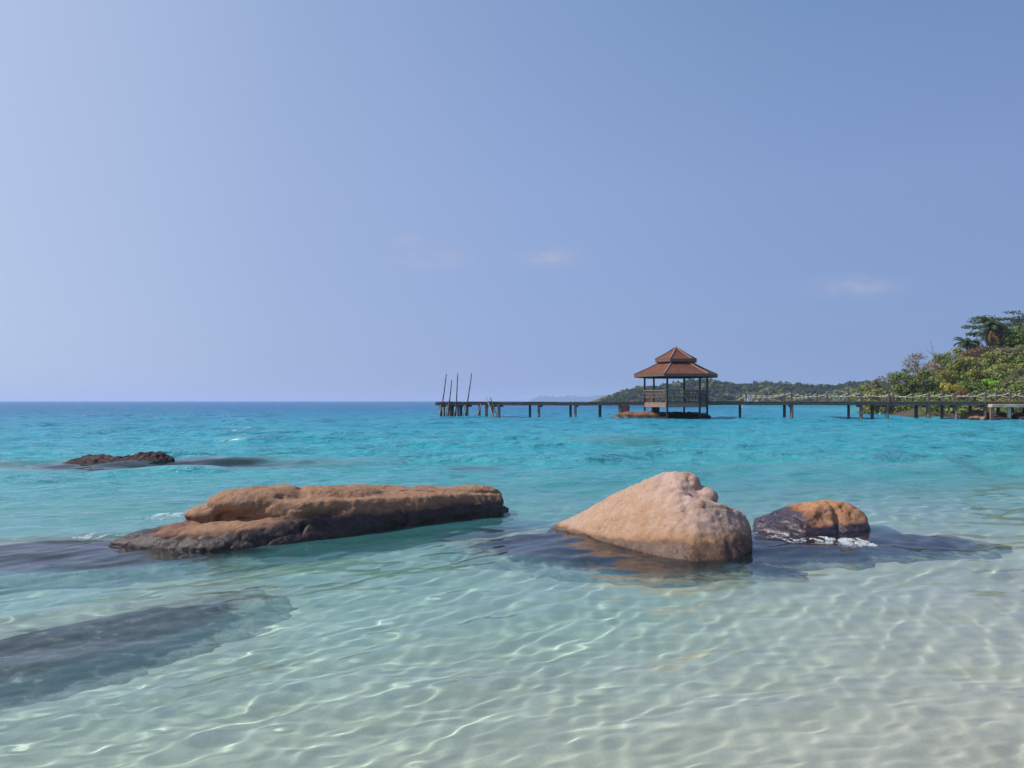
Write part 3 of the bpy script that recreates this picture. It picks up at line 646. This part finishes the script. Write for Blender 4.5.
bark_m = principled('bark', (0.11, 0.085, 0.065), 0.9, 0.3, 2); palebark = principled('pale_bark', (0.30, 0.25, 0.20), 0.9, 0.25, 2)
earth_m = principled('scrubby_earth', (0.06, 0.052, 0.03), 0.95, 0.4, 0.5)

def land_z(x, y):
    e = x - 0.443 * y                                   # metres in from the point of the bank
    s = sstep(e, 2, 30) * sstep(y, 74, 98)
    return -1.3 + 2.0 * sstep(e + 1.2 * np.sin(y * .21), 0, 7) * sstep(y, 68 + 0 * x, 78) + 8.0 * s + 0.3 * np.sin(x * .5 + y * .3)
gx, gy = np.meshgrid(np.linspace(38, 230, 160), np.linspace(64, 210, 120))
hd = grid_obj('headland', np.stack([gx, gy, land_z(gx, gy)], -1), earth_m); tag(hd, kind='structure')

def leaves_np(rs, centers, radii, n, size, flat=0.6):
    """n leaf quads spread through each clump; returns verts, faces"""
    V, F = [], []
    for c, r, k in zip(centers, radii, n):
        d = rs.randn(k, 3); d /= np.linalg.norm(d, axis=1)[:, None]; rad = rs.rand(k) ** 0.45
        p = np.array(c) + d * rad[:, None] * np.array(r)
        nn = d + rs.randn(k, 3) * .7; nn[:, 2] += .3; nn /= np.linalg.norm(nn, axis=1)[:, None]
        up = rs.randn(k, 3); t1 = np.cross(nn, up); t1 /= np.linalg.norm(t1, axis=1)[:, None]; t2 = np.cross(nn, t1)
        s = size * (0.6 + .9 * rs.rand(k))[:, None]
        V.append(np.stack([p - t1 * s, p - t2 * s * flat, p + t1 * s, p + t2 * s * flat], 1).reshape(-1, 3))
    V = np.concatenate(V); return V, np.arange(len(V)).reshape(-1, 4)
def quads_obj(name, V, F, mat, parent=None):
    me = bpy.data.meshes.new(name); me.vertices.add(len(V)); me.vertices.foreach_set('co', V.reshape(-1).astype(np.float32))
    me.loops.add(F.size); me.loops.foreach_set('vertex_index', F.reshape(-1).astype(np.int32)); me.polygons.add(len(F)); me.polygons.foreach_set('loop_start', (np.arange(len(F)) * 4).astype(np.int32))
    me.update(calc_edges=True); me.materials.append(mat); o = bpy.data.objects.new(name, me); COL.objects.link(o)
    if parent: o.parent = parent
    return o
def tree(name, label, cat, px, top, w, Yd, kind, seed, group='trees and shrubs on the bank', density=1.0, bare=False, layers=False, trunk=bark_m, base=None, leaf=.125):
    rs = np.random.RandomState(seed); x = (px - 512) / FPX * Yd; z0 = float(land_z(np.array(x), np.array(Yd))) if base is None else base
    ht = CAMH + (HORY - top) / FPX * Yd - z0; rw = w / 2 / FPX * Yd; root = empty(name, (x, Yd, z0)); tag(root, label, cat, group)
    ctr, rad, num = [], [], []; limbs = []
    nc = int(16 + rw * 6) if not layers else 22
    low = 0.30 if name == 'tree' else 0.08
    for i in range(nc):
        a = rs.rand() * 6.283; hz = rs.rand(); zz = ht * (low + (0.90 - low) * hz)
        env = math.sin(math.pi * min(1, 0.18 + 0.75 * hz)) ** 0.7 if not layers else 0.95 - .35 * abs(hz - .5)
        rr = rw * env * (0.35 + 0.55 * math.sqrt(rs.rand()))
        c = np.array([rr * math.cos(a), rr * math.sin(a) * .9, zz]); q = rw * rs.uniform(.22, .36)
        if layers: c[2] = ht * (.40 + .56 * (round(hz * 6) / 6)) + rs.randn() * .12; r3 = (q * 1.3, q * 1.1, q * .16 + .10); c[0] *= 1.25
        else: r3 = (q, q, q * rs.uniform(.6, .95))
        c[2] = min(c[2], ht - r3[2] * .75); ctr.append(c); rad.append(r3); num.append(int(max(20, 105 * density * (q / 1.0) ** 1.6 * (1.3 if layers else 1.3)))); limbs.append(c)
    V, F = leaves_np(rs, ctr, rad, num, leaf); quads_obj('crown', V, F, LM[kind], root)
    m = MB(); tr_ = max(.05, ht * .022); fork = Vector((rs.randn() * .1 * rw, rs.randn() * .1 * rw, ht * (.42 if name == 'tree' else .18)))
    m.rod((0, 0, -.4), fork, tr_ * 1.25, tr_ * .85, 7); m.rod(fork, (fork.x * 1.3, fork.y * 1.3, ht * .86), tr_ * .8, tr_ * .2, 6)
    for c in limbs[:14 if not bare else 40]:
        c = Vector(c); b = fork.lerp(Vector((fork.x, fork.y, ht * .8)), rs.rand() * .7); mid = b.lerp(c, .5) + Vector((0, 0, .06 * ht)); m.rod(b, mid, tr_ * .4, tr_ * .25, 5); m.rod(mid, c, tr_ * .25, tr_ * .08, 5)
        if bare:
            for _ in range(5): e = c + Vector(rs.randn(3) * rw * .28); m.rod(c, e, tr_ * .12, tr_ * .05, 4)
    m.build('trunk', trunk, root); return root
def palm(label, px, top, w, Yd, seed, kind='palm', dry=False):
    rs = np.random.RandomState(seed); x = (px - 512) / FPX * Yd; z0 = float(land_z(np.array(x), np.array(Yd))); ht = CAMH + (HORY - top) / FPX * Yd - z0; L_ = w / 2 / FPX * Yd * 1.15
    root = empty('palm_tree', (x, Yd, z0)); tag(root, label, 'palm tree', 'palms on the bank'); hz = ht - L_ * .42; lx = rs.randn() * .4
    MB().path([(-lx, 0, -.4), (-lx * .6, 0, hz * .3), (-lx * .2, 0, hz * .65), (0, 0, hz)], .14, 8).build('trunk', palebark, root, True)
    def fronds(n, el0, el1, nm, mat):
        V, F = [], []
        for i in range(n):
            az_ = 6.283 * (i + rs.rand() * .6) / n; el = rs.uniform(el0, el1); d = np.array([math.cos(az_), math.sin(az_), 0]); p = np.array([0, 0, hz]); N = 14
            for k in range(N):
                t_ = k / N; e_ = el - 1.5 * t_ * t_ - .35 * t_; q = p + (d * math.cos(e_) + np.array([0, 0, math.sin(e_)])) * L_ / N
                side = np.cross(d, [0, 0, 1.0]); wv = L_ * .22 * math.sin(math.pi * min(1, .12 + .86 * t_)) ** .7
                for sgn in (-1, 1):
                    tip = q + side * sgn * wv + np.array([0, 0, -.45 * wv]) + d * wv * .35; V += [p, q, tip + d * .03, tip - d * .03 + (p - q) * .4]; n0 = len(V) - 4; F.append((n0, n0 + 1, n0 + 2, n0 + 3))
                p = q
        quads_obj(nm, np.array(V), np.array(F), mat, root)
    fronds(17, -.2, 1.25, 'fronds', LM[kind])
    if dry: fronds(6, -1.1, -.5, 'dead_fronds', LM['dry'])
    return root
T, S = 'tree', 'shrub'
plants = [
 (S, 'low olive shrub at the left foot of the headland, first on the bank', 862, 383, 28, 96, 'olive', 1, {}),
 (S, 'pale dry bush behind the first olive shrub of the bank', 872, 379, 26, 103, 'grey', 41, {}),
 (S, 'lowest olive bush at the waterline under the first shrub', 870, 392, 20, 90, 'olive', 42, {}),
 (S, 'grey brown shrub sloping up behind the leftmost bank bushes', 884, 373, 34, 99, 'grey', 2, {}),
 (S, 'pale dry scrub tree low on the slope left of the dark green tree', 897, 369, 26, 106, 'grey', 52, {'bare': True, 'density': .5}),
 (T, 'dark green tree on the lower slope, left of the leafless pink branches', 906, 366, 34, 100, 'green', 3, {}),
 (T, 'half bare tree with spreading pinkish grey branches on the ridge line', 920, 350, 34, 104, 'pink', 4, {'density': .28, 'bare': True, 'trunk': palebark}),
 (T, 'green tree just right of the thin dead snag on the ridge', 942, 352, 30, 106, 'green', 5, {}),
 (T, 'olive tree on the ridge left of the small palm', 955, 347, 28, 110, 'olive', 6, {}),
 (T, 'sparse pinkish branched tree below the dead snag', 934, 362, 34, 98, 'pink', 7, {'density': .4, 'bare': True, 'trunk': palebark}),
 (T, 'olive tree in front of the small palm, midway up the slope', 966, 357, 40, 97, 'olive', 8, {}),
 (T, 'rust leaved tree under the big layered tree', 978, 346, 34, 101, 'rust', 9, {'density': .8}),
 (T, 'olive leaved tree just right of the rust leaved tree', 993, 352, 30, 97, 'olive', 10, {'density': .7}),
 (T, 'dark purplish brown thicket tree in the middle of the right hand slope', 1006, 348, 36, 99, 'grey', 11, {'density': 1.1}),
 (T, 'tallest tree of the headland with dark flat layered branches', 1004, 314, 66, 112, 'dark', 12, {'layers': True, 'density': .6}),
 (T, 'dark layered tree whose top branch reaches the right edge highest', 1021, 307, 44, 108, 'dark', 13, {'layers': True, 'density': .6}),
 (T, 'dense green tree at the right edge below the layered tops', 1026, 326, 54, 104, 'green', 14, {}),
 (T, 'green tree behind the rust leaved tree, under the tallest layered tree', 990, 336, 44, 114, 'green', 15, {}),
 (T, 'olive brown tree low on the slope at the right edge', 1016, 364, 44, 93, 'olive', 16, {}),
 (T, 'olive green tree low behind the bright green bush', 988, 370, 38, 92, 'olive', 17, {}),
 (S, 'bright lime green bush above the pale landing slab', 992, 379, 24, 87, 'bright', 18, {}),
 (S, 'yellow leaved bush just behind the jetty rope', 950, 383, 30, 86, 'yellow', 19, {}),
 (S, 'green bush between the yellow bush and the lime green one', 970, 382, 28, 87, 'green', 20, {}),
 (S, 'dark green bush behind the jetty left of the yellow bush', 923, 379, 34, 89, 'dark', 21, {}),
 (S, 'green bush behind the jetty below the dark green tree', 902, 383, 30, 90, 'green', 22, {}),
 (S, 'pale olive bush nearest the water at the left end of the bank', 880, 387, 32, 91, 'olive', 23, {}),
 (S, 'grey olive bush behind the landing slab at the right edge', 1016, 380, 36, 86, 'grey', 24, {}),
 (S, 'small yellowish scrub at the tip of the bank', 876, 389, 22, 90, 'yellow', 25, {'density': .7}),
 (S, 'olive bush on the slope above the yellow bush', 945, 370, 34, 93, 'olive', 26, {}),
 (S, 'green bush below the sparse pinkish tree', 925, 369, 32, 95, 'green', 27, {}),
 (S, 'small grey green bush at the water between the pale olive and the dark bushes', 893, 392, 26, 86, 'grey', 28, {}),
 (S, 'dull green bush at the water right under the yellow bush', 938, 391, 26, 84, 'green', 29, {}),
 (S, 'brownish bush at the water right of the yellow bush', 963, 391, 26, 84, 'rust', 30, {}),
 (S, 'low grey bush at the water under the lime green bush', 1003, 391, 32, 83, 'grey', 31, {}),
 (T, 'green tree cut by the right edge halfway down the slope', 1044, 345, 56, 99, 'green', 32, {}),
]
for (nm, lab, px, top, w, Yd, kind, seed, kw) in plants: tree(nm, lab, 'tree' if nm == T else 'bush', px, top, w, Yd, kind, seed, **kw)
palm('small dark palm standing clear on the ridge left of the tall layered tree', 967, 337, 27, 112, 61)
palm('large palm with drooping dry fronds against the tallest tree', 992, 318, 36, 105, 62, dry=True)
# dead snag
sx, sy = (933 - 512) / FPX * 103, 103.0; sz = float(land_z(np.array(sx), np.array(sy)))
sn = MB(); ztop = CAMH + (HORY - 340) / FPX * 103 - sz
sn.rod((.5, 0, -.3), (.2, 0, ztop * .6), .12, .07, 6).rod((.2, 0, ztop * .6), (-.35, 0, ztop), .07, .02, 6).rod((.2, 0, ztop * .55), (1.1, .1, ztop * .8), .05, .02, 5).rod((.1, 0, ztop * .7), (-.9, .1, ztop * .82), .04, .015, 5)
so = sn.build('dead_tree', palebark); so.location = (sx, sy, sz); tag(so, 'thin leafless snag sticking up from the ridge of the bank', 'dead tree')

# scrub that covers the ground between the trees
rs = np.random.RandomState(77); C_, R_, N_ = [], [], []
for i in range(900):
    y = rs.uniform(70, 118); x = .443 * y + 40 * rs.rand() ** 1.3; g = float(land_z(np.array(x), np.array(y)))
    if g < .12: continue
    h = rs.uniform(.5, 1.5); C_.append((x, y, g + h * .4)); R_.append((h * .9, h * .9, h * .6)); N_.append(int(40 * h + 12))
V, F = leaves_np(rs, C_, R_, N_, .17); tag(quads_obj('undergrowth', V, F, LM['green']), 'low olive undergrowth covering the bank between the trees', 'undergrowth', kind='stuff')

# wooded hill across the bay
hx0, hx1 = (606 - 512) / FPX * 600, (1060 - 512) / FPX * 600
def hill_z(x, y):
    u = (x / 600 * FPX + 512)
    top_ = np.interp(u, [600, 612, 628, 645, 680, 720, 760, 800, 850, 900, 1060], [-3, 1.0, 5, 9.5, 13.5, 15, 13.5, 12, 12, 13, 14])
    return -3 + (top_ + 3) * sstep(y, 556, 640) * (1 + 0.08 * np.sin(x * .09))
gx, gy = np.meshgrid(np.linspace(hx0 - 8, hx1, 160), np.linspace(550, 760, 60))
hl = grid_obj('hill', np.stack([gx, gy, hill_z(gx, gy)], -1), earth_m); tag(hl, kind='structure')
rs = np.random.RandomState(5); C_, R_, N_ = [], [], []; C2, R2, N2 = [], [], []
for i in range(1150):
    x = rs.uniform(hx0, hx1); y = 562 + 90 * rs.rand() ** .8; g = float(hill_z(np.array(x), np.array(y)))
    if g < -1.6: continue
    h = rs.uniform(2.4, 4.6) * (1.35 if rs.rand() < .08 else 1); w = rs.uniform(2.0, 3.8)
    u = x / 600 * FPX + 512
    a = (C2, R2, N2) if (u > 730 and g < 6 + 3 * math.sin(x * .1) and rs.rand() < .8) or rs.rand() < .12 else (C_, R_, N_)
    for _ in range(3): a[0].append((x + rs.randn() * w * .4, y + rs.randn() * w * .4, g + h * rs.uniform(.45, .85))); a[1].append((w * .6, w * .6, h * .38)); a[2].append(26)
for nmx, (a, b, c), mt in (('dark', (C_, R_, N_), 'dark'), ('olive', (C2, R2, N2), 'olive')):
    V, F = leaves_np(rs, a, b, [k * 2 for k in c], .52, .8); o = quads_obj('wood', V, F, LM[mt]); tag(o, 'distant dark green wood covering the hill across the bay' if mt == 'dark' else 'distant drier olive wood low along the shore of the far hill', 'wood', kind='stuff')
# far blue islands
isl = leaf_mat('far_forest', (0.04, 0.06, 0.03))
for nm, prof, Yi in (('distant_island', [(529, 0), (534, 3.0), (541, 5.4), (550, 4.6), (560, 4.4), (572, 5.6), (585, 4.0), (598, 6.0), (606, 6.3), (614, 4.5), (640, 4), (660, 0)], 7200.0),
                     ('distant_island', [(590, 0), (600, 3.0), (612, 5.2), (630, 6.0), (660, 4), (690, 0)], 6600.0)):
    xs = np.linspace(prof[0][0], prof[-1][0], 90); hs = np.interp(xs, [p[0] for p in prof], [p[1] for p in prof]) / FPX * Yi
    hs = hs * (1 + .12 * np.sin(xs * .9) + .08 * np.sin(xs * 2.3)); v_ = np.linspace(-1, 1, 24)
    GX = np.repeat(((xs - 512) / FPX * Yi)[None, :], 24, 0); GY = Yi + v_[:, None] * 450 + 0 * GX; GZ = -4 + (hs[None, :] + 4) * (1 - v_[:, None] ** 2) ** .8
    tag(grid_obj(nm, np.stack([GX, GY, GZ], -1), isl), kind='structure')

# ------------------------------------------------------------------ foam where the swell breaks on the rocks
ft = NT('sea_foam'); bs = ft.n('BsdfPrincipled', None, Base_Color=(0.85, 0.88, 0.9, 1), Roughness=0.5); foam_m = ft.surf(bs.outputs[0])
def foam(lab, spots, n, seed):
    rs = np.random.RandomState(seed); bm = bmesh.new()
    for (px, py, rx, ry_, hz, k) in spots:
        x0, y0 = pix(px, py)
        for _ in range(int(n * k * 9)):
            a, r = rs.rand() * 6.283, rs.rand() ** .7; x = x0 + math.cos(a) * r * rx * 1.3; y = y0 + math.sin(a) * r * ry_ * 1.7
            if vnoise(np.array([[x * 16, y * 7, seed * 3.0]]))[0] + .5 * vnoise(np.array([[x * 34, y * 17, seed * 3.0]]))[0] < .10 + .25 * r: continue
            z = abs(rs.randn()) * hz * .6 * (1 - r) + .004; s = rs.uniform(.0010, .0042)
            bmesh.ops.create_icosphere(bm, subdivisions=1, radius=s, matrix=Matrix.Translation((x, y, z)) @ Matrix.Diagonal((1.7, 1.3, .7, 1)))
    me = bpy.data.meshes.new('foam'); bm.to_mesh(me); bm.free(); me.materials.append(foam_m); o = bpy.data.objects.new('foam', me); COL.objects.link(o)
    tag(o, lab, 'foam', kind='stuff')
foam('white splash in the notch at the left end of the long slab rock', [(162, 518, .20, .30, .05, 1.2)], 700, 1)
foam('thin white foam over the ledge left of the long slab rock', [(100, 535, .26, .16, .02, .6), (126, 531, .16, .1, .015, .3)], 600, 2)
foam('white foam washing over the ledge at the foot of the small low rock', [(846, 543, .30, .26, .035, .9), (808, 543, .36, .20, .012, .30), (778, 535, .25, .14, .010, .12)], 800, 3)
foam('small white fleck of foam at the right end of the long slab rock', [(517, 500, .10, .15, .02, .2)], 500, 4)
foam('small white fleck in the saddle of the dark reef rock', [(129, 463, .25, .25, .02, .3)], 300, 5)

# ------------------------------------------------------------------ sea air
hz = NT('haze'); hv = hz.n('VolumePrincipled', None, Color=(0.58, 0.66, 0.88, 1), Density=0.00020, Anisotropy=0.2); hz.t.links.new(hv.outputs[0], hz.out.inputs[1])
bpy.ops.mesh.primitive_cube_add(size=1, location=(0, 7100, 30)); hb = bpy.context.object; hb.name = 'haze'; hb.scale = (26000, 15400, 96); hb.data.materials.append(hz.m); hb['kind'] = 'stuff'
